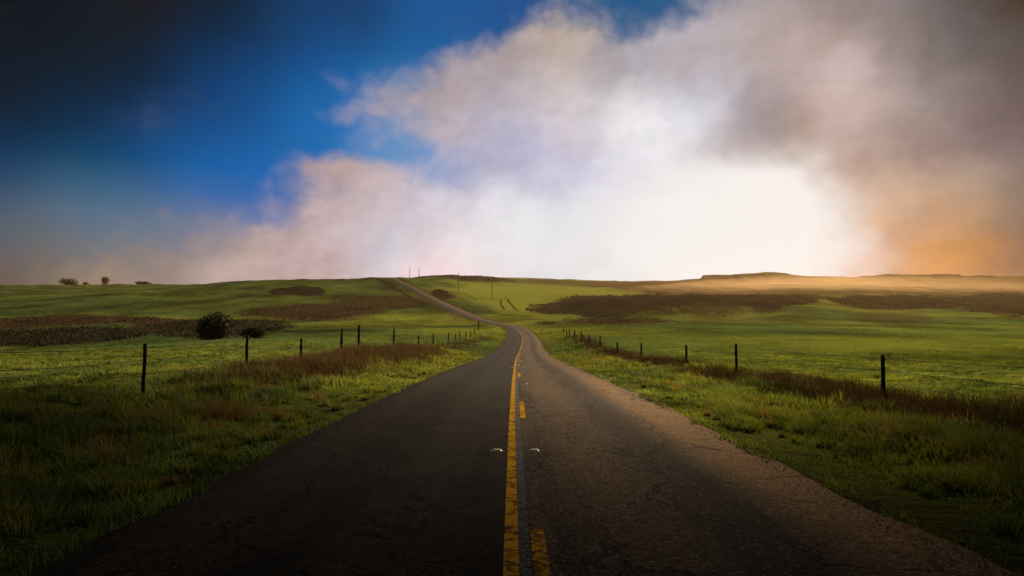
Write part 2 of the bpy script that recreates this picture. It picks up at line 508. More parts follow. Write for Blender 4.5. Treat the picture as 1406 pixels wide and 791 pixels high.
CLOUD_BLOBS = [(400, 300, 90, 60, .28), (480, 150, 110, 60, .22), (775, 65, 75, 62, .85), (700, 95, 70, 50, .6), (620, 138, 75, 50, .7), (665, 175, 75, 42, .6), (520, 130, 60, 40, .34), (860, 132, 112, 56, .8), (960, 100, 100, 72, .8), (1035, 70, 70, 80, .7),
 (1120, 120, 140, 110, .9), (1260, 120, 200, 160, 1.0), (1400, 100, 150, 150, 1.0), (440, 240, 58, 26, .62), (505, 246, 56, 26, .5), (560, 290, 90, 40, .6), (500, 310, 90, 36, .5), (450, 355, 130, 34, .7), (640, 335, 140, 56, .8), (760, 260, 130, 80, .8),
 (820, 180, 140, 60, .8), (900, 320, 250, 100, 1.0), (1300, 300, 220, 120, 1.2), (100, 404, 420, 28, 1.0), (500, 400, 300, 50, 1.0), (1000, 400, 600, 60, 1.0), (225, 302, 46, 16, .30), (312, 302, 30, 12, .34), (200, 350, 180, 20, .25)]
GLARE_BLOBS = [(1030, 300, 120, 88, 1.15), (950, 300, 130, 70, .6), (1085, 245, 60, 40, .55), (800, 350, 210, 56, .75), (1000, 372, 150, 40, .6), (640, 352, 120, 40, .35), (880, 262, 120, 40, .4), (690, 258, 50, 22, .35), (860, 165, 100, 32, .4), (1140, 335, 80, 50, .3), (760, 300, 90, 40, .3)]
build_sky()

# ------------------------------------------------------------------ sun
sd = bpy.data.lights.new('sun', 'SUN')
sd.energy = 5.0
sd.angle = R(1.0)
sd.color = (1.0, .78, .50)
so = bpy.data.objects.new('sun', sd)
COL.objects.link(so)
dv = Vector((math.sin(SUN_AZ) * math.cos(SUN_EL), math.cos(SUN_AZ) * math.cos(SUN_EL), math.sin(SUN_EL)))
so.rotation_euler = dv.to_track_quat('Z', 'Y').to_euler()
so.location = dv * 300

# ------------------------------------------------------------------ land colours (of what grows there, with sunlight painted on one slope)
GREEN = np.array((.031, .049, .014))
YGREEN = np.array((.069, .080, .012))
DGREEN = np.array((.016, .027, .011))
BROWN = np.array((.024, .0155, .009))
DBROWN = np.array((.010, .0075, .005))
TAN = np.array((.055, .034, .012))
PATCHES = []       # x, y, rx, ry, colour, strength, brush density per m2


def patch(px0, px1, top, bot, colr, k=1.0, brush=0.0):
    pc = (px0 + px1) / 2
    a, b = hit(pc, bot), hit(pc, top)
    if b[1] > 1500: b = (b[0], a[1] * 1.3, 0)
    cy = (a[1] + b[1]) / 2
    s0, s1 = s_of(px0), s_of(px1)
    PATCHES.append(((s0 + s1) / 2, cy, (s1 - s0) / 2, max((b[1] - a[1]) / 2, 3.0), colr, k, brush))


patch(-80, 330, 434, 458, BROWN, 1.0, .010)
patch(-100, 210, 452, 476, DBROWN, 1.1, .07)
patch(40, 200, 444, 453, GREEN, .9)
patch(200, 420, 440, 464, DBROWN, .9, .02)
patch(320, 560, 414, 441, BROWN, 1.0, .006)
patch(440, 600, 404, 428, BROWN, .8, .004)
patch(368, 448, 394, 408, DBROWN, 1.1, .06)
patch(588, 624, 400, 413, DBROWN, 1.1, .06)
patch(625, 690, 416, 432, DGREEN, .7)
patch(380, 520, 452, 456, DBROWN, .7)
patch(560, 680, 446, 451, DGREEN, .8)
patch(722, 960, 407, 439, DBROWN, 1.2, .10)
patch(830, 1090, 405, 438, DBROWN, 1.2, .10)
patch(960, 1140, 405, 424, DBROWN, 1.2, .10)
patch(740, 930, 408, 438, DBROWN, 1.2, .06)
patch(1000, 1120, 406, 430, DBROWN, 1.0, .06)
patch(760, 930, 434, 446, BROWN, .8, .006)
patch(735, 765, 440, 446, DGREEN, 1, .02)
patch(1120, 1345, 407, 424, DBROWN, 1.1, .09)
patch(1320, 1460, 402, 440, DBROWN, .8, .010)
patch(1150, 1300, 430, 446, BROWN, .6)
patch(610, 890, 390, 430, YGREEN * 1.5, .8)  # slope lightened to paint in a pool of sunlight
patch(560, 720, 376, 386, DBROWN, .9, .004)
patch(690, 960, 383, 394, BROWN, .7)


def land_colour(x, y):
    sq = x / np.maximum(np.abs(y), 1e-3)
    r = np.hypot(x, y)
    n = fbm(x * .02, y * .012, 31, 4)[:, None]
    n2 = fbm(x * .12, y * .07, 41, 4)[:, None]
    c = GREEN + (YGREEN - GREEN) * np.clip(.5 + n * 1.2, 0, 1)
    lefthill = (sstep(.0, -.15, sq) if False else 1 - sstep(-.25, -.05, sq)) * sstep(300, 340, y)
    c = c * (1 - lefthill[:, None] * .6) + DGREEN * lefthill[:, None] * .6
    tan = sstep(.08, .22, sq) * sstep(430, 700, y)
    c = c * (1 - tan[:, None] * .8) + TAN * .8 * tan[:, None] * .8
    n3 = fbm(x * .045, y * .022, 43, 5)[:, None]
    c = c * (1 - .3 * sstep(60, 200, r)[:, None] * np.clip(n2 * 2 + .2, 0, 1)) * np.clip(1 + .9 * n3, .5, 1.35)
    ws = fbm(x * .03, y * .018, 51, 5)
    for ps, py, prx, pry, pc, k, b in PATCHES:
        d = np.hypot((sq - ps) / prx, (y - py) / pry) + ws * .32
        m = (k * (1 - sstep(.66, 1.06, d)))[:, None]
        m = np.clip(m, 0, 1)
        c = c * (1 - m) + pc * m
    # bare, trodden strip close to the asphalt
    xr = np.abs(x - road_x(np.clip(y, -40, 790)))
    e = (1 - sstep(3.4 * wide(y), 4.2 * wide(y) + 4.5 * sstep(220, 330, y), xr))[:, None] * (y[:, None] < 790)
    c = c * (1 - e * .5) + np.array((.03, .024, .012)) * e * .5
    return np.clip(c, .004, 1)


# ------------------------------------------------------------------ materials
def mat_land():
    m, nt, out = mat_new('land')
    g = G(nt)
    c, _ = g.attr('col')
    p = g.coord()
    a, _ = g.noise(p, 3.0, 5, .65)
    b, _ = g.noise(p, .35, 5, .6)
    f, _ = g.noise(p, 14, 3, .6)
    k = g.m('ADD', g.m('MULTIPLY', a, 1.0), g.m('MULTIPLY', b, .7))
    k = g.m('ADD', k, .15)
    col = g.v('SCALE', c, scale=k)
    h = g.m('ADD', g.m('MULTIPLY', a, .6), g.m('ADD', g.m('MULTIPLY', f, .15), b))
    nt.links.new(g.bsdf(col, .95, g.bump(h, .9, .35), spec=0.0), out.inputs[0])
    return m


def mat_leaf(name, tr=.5, rough=.6, gain=1.0):
    m, nt, out = mat_new(name)
    g = G(nt)
    c, _ = g.attr('col')
    p = g.coord()
    a, _ = g.noise(p, 1.3, 3, .6)
    col = g.v('SCALE', c, scale=g.m('MULTIPLY', g.m('ADD', .45, g.m('MULTIPLY', a, 1.1)), gain))
    b = g.bsdf(col, rough, spec=.06)
    t = g.node('ShaderNodeBsdfTranslucent')
    nt.links.new(g.v('MULTIPLY', col, (1.15, 1.1, .6)), t.inputs[0])
    mx = g.node('ShaderNodeMixShader')
    mx.inputs[0].default_value = tr
    nt.links.new(b, mx.inputs[1])
    nt.links.new(t.outputs[0], mx.inputs[2])
    nt.links.new(mx.outputs[0], out.inputs[0])
    return m


def mat_road():
    m, nt, out = mat_new('asphalt')
    g = G(nt)
    uv = g.node('ShaderNodeUVMap')
    uv.uv_map = 'UVMap'
    u = uv.outputs[0]
    sx = g.node('ShaderNodeSeparateXYZ')
    nt.links.new(u, sx.inputs[0])
    t, l = sx.outputs[0], sx.outputs[1]
    p = g.coord()
    fine, finec = g.noise(p, 70, 3, .75)
    stone, stonec = g.vor(p, 48)
    sc = g.node('ShaderNodeSeparateColor')
    nt.links.new(stonec, sc.inputs[0])
    big, _ = g.noise(g.v('MULTIPLY', u, (1.0, .12, 1)), 1.1, 6, .62)
    med, _ = g.noise(g.v('MULTIPLY', u, (1.0, .35, 1)), 2.3, 6, .6, .4)
    wob = g.m('MULTIPLY', g.m('SUBTRACT', med, .5), .35)
    tw = g.m('ADD', t, wob)
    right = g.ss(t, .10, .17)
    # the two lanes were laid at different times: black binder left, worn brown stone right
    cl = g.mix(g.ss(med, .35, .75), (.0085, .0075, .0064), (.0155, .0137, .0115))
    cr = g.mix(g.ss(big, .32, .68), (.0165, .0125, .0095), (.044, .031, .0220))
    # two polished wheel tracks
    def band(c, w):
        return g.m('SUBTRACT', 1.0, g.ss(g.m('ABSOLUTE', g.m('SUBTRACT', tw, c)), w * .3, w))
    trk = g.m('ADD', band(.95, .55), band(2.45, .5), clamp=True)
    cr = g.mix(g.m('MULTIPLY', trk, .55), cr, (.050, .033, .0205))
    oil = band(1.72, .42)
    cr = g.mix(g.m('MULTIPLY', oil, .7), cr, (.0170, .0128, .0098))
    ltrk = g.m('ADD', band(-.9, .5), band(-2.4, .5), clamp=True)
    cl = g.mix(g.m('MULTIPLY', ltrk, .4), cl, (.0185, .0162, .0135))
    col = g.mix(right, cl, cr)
    # tar strip over the joint
    tar = g.m('SUBTRACT', 1.0, g.ss(g.m('ABSOLUTE', g.m('SUBTRACT', g.m('ADD', t, g.m('MULTIPLY', wob, .12)), .085)), .035, .05))
    tcol = g.mix(fine, (.022, .0225, .023), (.056, .057, .058))
    col = g.mix(g.m('MULTIPLY', tar, .9), col, tcol)
    # soil washed on to the right edge, brightened to paint in a sunlit streak
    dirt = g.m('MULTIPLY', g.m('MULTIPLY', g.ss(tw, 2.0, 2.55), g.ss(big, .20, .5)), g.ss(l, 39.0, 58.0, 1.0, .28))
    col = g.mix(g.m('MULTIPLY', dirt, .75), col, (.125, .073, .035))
    # cracks
    wv = g.v('ADD', g.v('MULTIPLY', u, (1, .8, 1)), g.v('SCALE', g.noise(u, 3.0, 4, .6)[1], scale=.35))
    cr1, _ = g.vor(wv, .85, 'DISTANCE_TO_EDGE')
    crk = g.m('MULTIPLY', g.m('SUBTRACT', 1.0, g.ss(cr1, .005, .020)), g.ss(med, .38, .55))
    col = g.mix(g.m('MULTIPLY', crk, .75), col, (.006, .005, .0045))
    # stone grain
    grain = g.m('ADD', .05, g.m('ADD', g.m('MULTIPLY', fine, 1.0), g.m('MULTIPLY', g.m('POWER', sc.outputs[0], 2.0), 1.35)))
    light = g.m('MULTIPLY', g.ss(sc.outputs[1], .94, .97), g.m('ADD', .15, right))
    col = g.v('SCALE', col, scale=grain)
    col = g.mix(g.m('MULTIPLY', light, .7), col, (.09, .072, .05))
    h = g.m('SUBTRACT', g.m('ADD', g.m('MULTIPLY', fine, .5), g.m('MULTIPLY', med, .6)), g.m('ADD', g.m('MULTIPLY', stone, .8), crk))
    rough = g.m('ADD', .72, g.m('MULTIPLY', fine, .25))
    nt.links.new(g.bsdf(col, rough, g.bump(h, .55, .012), spec=.006), out.inputs[0])
    return m


def mat_paint():
    m, nt, out = mat_new('yellow_paint')
    g = G(nt)
    p = g.coord()
    n, _ = g.noise(p, 16, 5, .68)
    f, _ = g.noise(p, 90, 3, .7)
    b, _ = g.noise(p, 3.0, 4, .6)
    wear = g.ss(g.m('ADD', n, g.m('MULTIPLY', g.m('SUBTRACT', b, .5), .6)), .47, .60)
    col = g.mix(f, (.19, .098, .008), (.30, .165, .014))
    col = g.mix(g.m('MULTIPLY', wear, .85), col, (.020, .017, .013))
    nt.links.new(g.bsdf(col, .6, g.bump(f, .4, .004), spec=0.0), out.inputs[0])
    return m


def mat_plain(name, c1, c2, scale, rough=.8, bump=.3, bd=.01, stretch=(1, 1, 1), spec=.3):
    m, nt, out = mat_new(name)
    g = G(nt)
    p = g.v('MULTIPLY', g.coord(), stretch)
    n, _ = g.noise(p, scale, 6, .65)
    nt.links.new(g.bsdf(g.mix(g.ss(n, .3, .7), c1, c2), rough, g.bump(n, bump, bd), spec=spec), out.inputs[0])
    return m


M_LAND = mat_land()
M_GRASS = mat_leaf('grass_blades', .5)
M_DRY = mat_leaf('dry_stalks', .35, .8)
M_BRUSH = mat_leaf('brush_leaves', .2, .8)
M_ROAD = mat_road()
M_PAINT = mat_paint()
M_WOOD = mat_plain('weathered_wood', (.012, .010, .008), (.040, .032, .024), 14, .95, .6, .01, (1, 1, .12), spec=.05)
M_WIRE = mat_plain('rusty_wire', (.018, .014, .011), (.045, .036, .030), 60, .9, spec=.02)
M_POLE = mat_plain('pole_timber', (.014, .011, .008), (.03, .024, .017), 6, .9, .3, .02, (1, 1, .2), spec=.05)
M_DIRT = mat_plain('trodden_dirt', (.012, .010, .006), (.024, .019, .012), .8, .95, .6, .1, spec=0)
M_REFL = mat_plain('reflector_plastic', (.45, .36, .15), (.60, .48, .22), 25, .4, .1, .002)
M_LENS = mat_plain('reflector_lens', (.55, .42, .13), (.70, .55, .22), 40, .15, .05, .001, spec=.7)
M_STONE = mat_plain('stone', (.030, .022, .016), (.075, .056, .039), 9, .9, .3, .004, spec=.02)
M_TAR = mat_plain('tar', (.004, .004, .004), (.012, .011, .010), 30, .7, .3, .004, spec=.1)
M_BARK = mat_plain('bark', (.025, .02, .015), (.06, .048, .035), 9, .9, .8, .03, (1, 1, .3))


# ------------------------------------------------------------------ ground sheet
def build_ground():
    fa = np.arange(-44, 44.001, .125)
    ca = np.concatenate([np.arange(-180, -44, 2.0), fa, np.arange(46, 180, 2.0)])
    az = np.radians(ca)
    rr = np.geomspace(.5, 2600, 720)
    A, Rr = np.meshgrid(az, rr)
    x, y = (Rr * np.sin(A)).ravel(), (Rr * np.cos(A)).ravel()
    z = ground(x, y)
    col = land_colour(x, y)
    na, nr = len(az), len(rr)
    i = np.arange(nr - 1)[:, None] * na
    j = np.arange(na)[None, :]
    j2 = (j + 1) % na
    quads = np.stack([i + j, i + na + j, i + na + j2, i + j2], axis=-1).reshape(-1, 4)[:, ::-1]
    v = np.stack([x, y, z], 1)
    # close the middle
    c = len(v)
    v = np.vstack([v, [[0, 0, -.06]]])
    col = np.vstack([col, col[:1]])
    tri = np.stack([np.full(na, c), np.arange(na), (np.arange(na) + 1) % na], 1)[:, ::-1]
    loops = np.concatenate([quads.ravel(), tri.ravel()])
    starts = np.concatenate([np.arange(len(quads)) * 4, len(quads) * 4 + np.arange(len(tri)) * 3])
    me = np_mesh('ground', v, loops, starts, True, col)
    o = link('ground', me, M_LAND)
    tag(o, 'rolling green pasture and brown hillsides on both sides of the road', kind='structure')
    return o


build_ground()


# ------------------------------------------------------------------ road
def ribbon(name, cx, cy, cz, offs, rise, mat, uvoff=0.0, kind='structure', label=None, edge=0.0):
    """sheet along a centre line; offs: lateral offsets"""
    c = np.stack([cx, cy], 1)
    t = np.gradient(c, axis=0)
    t /= np.linalg.norm(t, axis=1)[:, None]
    nrm = np.stack([t[:, 1], -t[:, 0]], 1)
    L = np.concatenate([[0], np.cumsum(np.linalg.norm(np.diff(c, axis=0), axis=1))])
    offs = np.asarray(offs, float)
    O = np.broadcast_to(offs, (len(cx), len(offs))).copy()
    if name == 'road':
        O *= wide(cy)[:, None]
    if edge:
        e1 = fbm(L * .9, L * 0 + 3, 61, 4) * edge + fbm(L * .15, L * 0 + 7, 63, 2) * edge
        e2 = fbm(L * .9, L * 0 + 13, 62, 4) * edge + fbm(L * .15, L * 0 + 17, 64, 2) * edge
        O[:, 0] += e1
        O[:, -1] += e2
    X = c[:, 0:1] + nrm[:, 0:1] * O
    Y = c[:, 1:2] + nrm[:, 1:2] * O
    Z = cz[:, None] + rise(O, L)
    n, k = X.shape
    v = np.stack([X.ravel(), Y.ravel(), Z.ravel()], 1)
    a = (np.arange(n - 1)[:, None] * k + np.arange(k - 1)[None, :]).ravel()
    q = np.stack([a, a + 1, a + k + 1, a + k], 1)
    uv = np.stack([O.ravel(), np.repeat(L, k)], 1)
    me = np_mesh(name, v, q.ravel(), np.arange(len(q)) * 4, True, None, uv)
    o = link(name, me, mat)
    tag(o, label, kind=kind)
    return o


RY = np.concatenate([np.arange(-25, 30, .25), np.arange(30, 120, .5), np.arange(120, 780, 2.0)])
RX, RZ = road_x(RY), road_z(RY)


def crown(O, L): return .035 - np.minimum(np.abs(O), 3.2) ** 2 * .003 - np.where(np.abs(O) > 2.95, .008, 0)


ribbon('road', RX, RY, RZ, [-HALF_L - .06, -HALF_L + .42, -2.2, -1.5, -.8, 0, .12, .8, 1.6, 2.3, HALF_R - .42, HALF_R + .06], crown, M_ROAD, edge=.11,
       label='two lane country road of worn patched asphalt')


def marking(y0, y1, off, w, label):
    yy = np.arange(y0, y1 + .001, .25 if y1 < 60 else .5 if y1 < 130 else 1.5)
    if len(yy) < 2: yy = np.array([y0, y1])
    return ribbon('road_marking', road_x(yy), yy, road_z(yy), [off - w / 2, off, off + w / 2], lambda O, L: crown(O, L) + .004, M_PAINT, label=label)


marking(-10, 560, -.005, .10, 'solid yellow centre line')
for k in range(16):
    a = (2.0, 12.0)[k] if k < 2 else 24.4 + 12.2 * (k - 2)
    marking(a, a + (3.4 if k == 0 else 3.1), .185, .10, 'yellow dash beside the solid centre line')

# gravelly dirt track that runs beside the road up the hill
def path_px(pts, n=40):
    P = [hit(*q) for q in pts]
    P = np.array(P)
    t = np.linspace(0, len(P) - 1, n)
    k = np.arange(len(P), dtype=float)
    return pchip(k, P[:, 0], t), pchip(k, P[:, 1], t)


def dirt_path(name, pts, w, label, lift=.12):
    x, y = path_px(pts)
    z = ground(x, y)
    n = 5
    o = ribbon(name, x, y, z, np.linspace(-w / 2, w / 2, n), lambda O, L: 0 * O, M_DIRT, label=label, edge=w * .2)
    me = o.data
    co = np.empty(len(me.vertices) * 3, np.float32)
    me.vertices.foreach_get('co', co)
    co = co.reshape(-1, 3)
    co[:, 2] = ground(co[:, 0], co[:, 1]) + lift + co[:, 1] * .0004
    me.vertices.foreach_set('co', co.ravel())
    return o


dirt_path('dirt_track', [(519.5, 384), (526, 388), (538, 394), (552, 402), (566, 411), (580, 420)], 3.0, 'dark dirt track running beside the road up the hill')
dirt_path('cattle_path', [(668, 412.5), (680, 412), (690, 411.5), (696, 409)], .9, 'dark cattle path across the green slope below the utility pole')
dirt_path('cattle_path', [(697, 412), (701, 417), (706, 423), (714, 428)], 1.0, 'dark cattle path winding down the slope towards the bend')
dirt_path('cattle_path', [(688, 413), (688, 419), (694, 425)], .9, 'short curved cattle path beside the winding one')
dirt_path('cattle_path', [(628, 402), (645, 407), (656, 412)], .9, 'faint cattle path below the farther utility pole')


# ------------------------------------------------------------------ grass and brush
class Blades:
    def __init__(s): s.P, s.C = [], []

    def add(s, base, h, w, col, lean=.35, bend=.5, out=None):
        n = len(base)
        a = rng.uniform(0, 2 * np.pi, n)
        d = np.stack([np.cos(a), np.sin(a), np.zeros(n)], 1)
        b = rng.uniform(0, 2 * np.pi, n)
        L = np.stack([np.cos(b), np.sin(b), np.zeros(n)], 1) * (np.abs(rng.normal(0, lean, n)) * h)[:, None]
        L[:, 0] -= .12 * h
        if out is not None:
            L[:, :2] += out * h[:, None]
        up = np.array([0, 0, 1.0])
        mid = base + L * (.5 - bend * .25) + up * (h * .58)[:, None]
        tip = base + L + up * (h * rng.uniform(.85, 1.0, n))[:, None]
        hw = d * (w / 2)[:, None]
        s.P.append(np.stack([base - hw, base + hw, mid + hw * .75, mid - hw * .75, tip], 1))
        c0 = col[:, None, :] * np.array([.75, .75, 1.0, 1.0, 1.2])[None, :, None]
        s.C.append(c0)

    def build(s, name, mat, label):
        P = np.concatenate(s.P)
        C = np.concatenate(s.C)
        n = len(P)
        k = np.arange(n)[:, None] * 5
        loops = (k + np.array([0, 1, 2, 3, 3, 2, 4])[None, :]).ravel()
        st = (np.arange(n)[:, None] * 7 + np.array([0, 4])[None, :]).ravel()
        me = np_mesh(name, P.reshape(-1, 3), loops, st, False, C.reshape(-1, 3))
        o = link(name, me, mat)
        tag(o, label, kind='stuff')
        print(name, n)
        return o


def wedge(n, r0, r1, half=R(43), power=1.0):
    u = rng.uniform(0, 1, n)
    r = np.sqrt(r0 ** 2 + u * (r1 ** 2 - r0 ** 2)) if power == 1 else r0 * (r1 / r0) ** u
    a = rng.uniform(-half, half, n)
    return r * np.sin(a), r * np.cos(a)


def side(x, y): return x - road_x(np.clip(y, -40, 790))


def edge_ok(xr, y=None):
    k = 0 if y is None else np.clip(fbm(y * .8, y * 0 + np.sign(xr) * 40, 66, 4) * .16 + .03, -.08, .15)
    w = 1 if y is None else wide(y)
    return (xr < -HALF_L * w + k) | (xr > HALF_R * w - k)


LFX, RFX = -8.6, 9.0
vb, pb, db = Blades(), Blades(), Blades()


def spread(x, y, n, rad):
    x2 = np.repeat(x, n) + rng.normal(0, 1, len(x) * n) * np.repeat(rad, n)
    y2 = np.repeat(y, n) + rng.normal(0, 1, len(x) * n) * np.repeat(rad, n)
    return x2, y2


def sow(r0, r1, count, nb, hscale, wscale):
    x, y = wedge(count, r0, r1)
    xr = side(x, y)
    keep = edge_ok(xr, y)
    x, y, xr = x[keep], y[keep], xr[keep]
    verge = (xr > LFX - 1.2) & (xr < RFX + 1.5)
    cl = fbm(x * .5, y * .4, 71, 4)
    cl2 = fbm(x * 1.5, y * 1.3, 72, 3)
    dry = fbm(x * .33, y * .2, 75, 4)
    d = np.minimum(np.abs(xr + HALF_L), np.abs(xr - HALF_R))
    hv = (.055 + .13 * sstep(.3, 2.6, d)) * np.clip(.85 + 1.7 * cl + .9 * cl2, .22, 2.3)
    hp = .10 * np.clip(1 + .9 * cl, .5, 2)
    d = np.where((xr > -HALF_L) & (xr < HALF_R), 0, d)
    hv = np.where(d < .25, .07 + .05 * rng.uniform(0, 1, len(d)), hv)
    h = np.where(verge, hv, hp) * hscale
    pv = np.where(verge, np.clip(.62 + 1.5 * cl + .8 * cl2, .06, 1), np.clip(.7 + 1.1 * cl2 + .6 * cl, .12, 1))
    k2 = rng.uniform(0, 1, len(x)) < pv
    x, y, xr, verge, h, dry, cl, d = (q[k2] for q in (x, y, xr, verge, h, dry, cl, d))
    x2, y2 = spread(x, y, nb, .035 * hscale + .0 * h + .02)
    xr2 = side(x2, y2)
    ok = edge_ok(xr2, y2)
    rp = lambda q: np.repeat(q, nb)[ok]
    x2, y2 = x2[ok], y2[ok]
    hh = rp(h) * rng.uniform(.55, 1.15, len(x2))
    z2 = ground(x2, y2) - .01
    xr2 = xr2[ok]
    inr = (xr2 > -HALF_L) & (xr2 < HALF_R)
    z2 = np.where(inr, road_z(y2) + .0, z2)
    t = np.clip(.45 + 1.3 * fbm(x2 * .25, y2 * .2, 81, 3) + rng.normal(0, .22, len(x2)), 0, 1)[:, None]
    col = GREEN * 1.15 * (1 - t) + YGREEN * 1.25 * t
    col = col * np.clip(1 + 1.1 * fbm(x2 * .9, y2 * .55, 87, 4), .35, 1.5)[:, None]
    bend = (sstep(24, 45, y2) * (1 - .6 * sstep(170, 230, y2)) * rp(verge))[:, None]
    col = col * (1 - .75 * bend) + np.array((.088, .084, .004)) * (.6 + .8 * t) * .75 * bend  # sunlight towards the bend put into the verge grass colour
    dy = np.clip((rp(dry) - .27) * 3.2 + rng.normal(0, .25, len(x2)), 0, 1)[:, None] * rp(verge)[:, None] * sstep(.8, 2.5, rp(d))[:, None]
    col = col * (1 - .8 * dy) + np.array((.105, .064, .022)) * .8 * dy
    if r0 >= 70:
        col = land_colour(x2, y2) * (1.0 + .5 * (t - .5)) * 1.1
    w = (.0065 + .004 * rng.uniform(0, 1, len(x2))) * wscale
    B = np.stack([x2, y2, z2], 1)
    vm = rp(verge)
    vb.add(B[vm], hh[vm], w[vm], col[vm], .65)
    pm = ~vm
    pb.add(B[pm], hh[pm], w[pm], col[pm], .4)


sow(2.6, 9, 14000, 6, 1.0, 1.0)
sow(9, 18, 24000, 6, 1.05, 1.5)
sow(18, 34, 30000, 5, 1.1, 2.4)
sow(34, 70, 34000, 5, 1.2, 4.2)
sow(70, 150, 30000, 4, 1.6, 8.0)
sow(150, 270, 18000, 4, 2.2, 16.0)
sow(270, 640, 34000, 3, 3.4, 38.0)
def clumps(r0, r1, count, nb, wsc):
    x, y = wedge(count, r0, r1)
    xr = side(x, y)
    keep = ((xr < -HALF_L - .35) & (xr > -10.5)) | ((xr > HALF_R + .5) & (xr < 10.5))
    keep &= fbm(x * .4, y * .3, 71, 4) + rng.normal(0, .15, len(x)) > -.02
    x, y = x[keep], y[keep]
    d = np.abs(side(x, y)) - 3.2
    Rr = rng.uniform(.10, .30, len(x)) * (.6 + .5 * sstep(.3, 2.5, d))
    hh = Rr * rng.uniform(.9, 1.5, len(x))
    tone = np.clip(rng.normal(.55, .3, len(x)), 0, 1.2)
    dry = rng.uniform(0, 1, len(x)) < .10
    x2, y2 = np.repeat(x, nb), np.repeat(y, nb)
    a = rng.uniform(0, 2 * np.pi, len(x2))
    q = np.sqrt(rng.uniform(0, 1, len(x2)))
    R2 = np.repeat(Rr, nb)
    ox, oy = np.cos(a) * q, np.sin(a) * q
    x2, y2 = x2 + ox * R2 * .6, y2 + oy * R2 * .6
    t = np.repeat(tone, nb)[:, None]
    col = GREEN * (1 - t) + YGREEN * 1.2 * t
    dd = np.repeat(dry, nb)[:, None]
    col = np.where(dd, np.array((.105, .070, .026)), col) * rng.uniform(.7, 1.3, len(x2))[:, None]
    h = np.repeat(hh, nb) * rng.uniform(.7, 1.2, len(x2)) * (1.15 - .4 * q)
    vb.add(np.stack([x2, y2, ground(x2, y2) - .01], 1), h, (.006 + .003 * rng.uniform(0, 1, len(x2))) * wsc, col, .25, .5, np.stack([ox, oy], 1) * .75)


clumps(3.5, 14, 1500, 90, 1.1)
clumps(14, 30, 3000, 50, 2.0)
clumps(30, 75, 4500, 28, 4.0)
vb.build('verge_grass', M_GRASS, 'tall clumpy green grass growing on the road verges')
pb.build('pasture_grass', M_GRASS, 'short green grass growing across the fenced pastures')


def dry_row(n, fx, y0, y1, spreadx, hmin, hmax, cols, dens=None):
    y = y0 * (y1 / y0) ** rng.uniform(0, 1, n)
    x = road_x(y) + fx + rng.normal(0, spreadx, n)
    f = fbm(x * .25, y * .12, 91, 3)
    keep = rng.uniform(0, 1, n) < np.clip(.35 + 1.6 * f, .02, 1) if dens is None else rng.uniform(0, 1, n) < dens(x, y, f)
    x, y, f = x[keep], y[keep], f[keep]
    nb = 9
    x2, y2 = spread(x, y, nb, .07 + .002 * y)
    h = np.repeat(rng.uniform(hmin, hmax, len(x)) * (1 - .45 * sstep(45, 90, y)), nb) * rng.uniform(.5, 1.1, len(x2))
    c = cols[rng.integers(0, len(cols), len(x2))] * rng.uniform(.6, 1.3, len(x2))[:, None]
    w = .006 + .00030 * y2
    db.add(np.stack([x2, y2, ground(x2, y2) - .01], 1), h, w, c, .55)


RUST = np.array([(.044, .025, .011), (.034, .021, .010), (.066, .041, .016), (.026, .017, .009)])
STRAW = np.array([(.13, .078, .028), (.11, .060, .024), (.085, .042, .019)])
# rusty bracken along the left fence, thickest by the leaning post
dry_row(6500, -7.4, 17, 140, .75, .25, .65, RUST, lambda x, y, f: np.clip(.48 + 1.2 * f + 1.1 * np.exp(-((y - 33) / 9) ** 2), .05, 1))
dry_row(2400, -7.2, 23, 46, .8, .45, .85, RUST, lambda x, y, f: np.clip(.6 + f, 0, 1))
# dark bracken along the right fence
DARKB = np.array([(.020, .012, .007), (.014, .010, .006), (.034, .020, .009)])
dry_row(7500, 8.6, 10, 120, .7, .25, .6, DARKB, lambda x, y, f: np.clip(.6 + 1.0 * f, .1, 1))
# single straw coloured clump on the left verge, others on the right
for cx_, cy_, n_, rad, hh_ in ((-4.9, 11.9, 150, .33, .42), (7.9, 9.9, 120, .5, .3), (6.6, 10.6, 80, .35, .28), (-6.6, 12.6, 60, .4, .3), (7.0, 12.6, 80, .45, .3), (-6.2, 16.5, 90, .5, .3), (-5.6, 20.5, 90, .5, .3)):
    x, y = cx_ + rng.normal(0, rad, n_), cy_ + rng.normal(0, rad * .8, n_)
    x2, y2 = spread(x, y, 6, np.full(n_, .05))
    db.add(np.stack([x2, y2, ground(x2, y2) - .01], 1), hh_ * rng.uniform(.4, 1.1, len(x2)), np.full(len(x2), .009), STRAW[rng.integers(0, 3, len(x2))], .5)
db.build('dry_grass', M_DRY, 'rust brown dried grass and bracken along the fences')


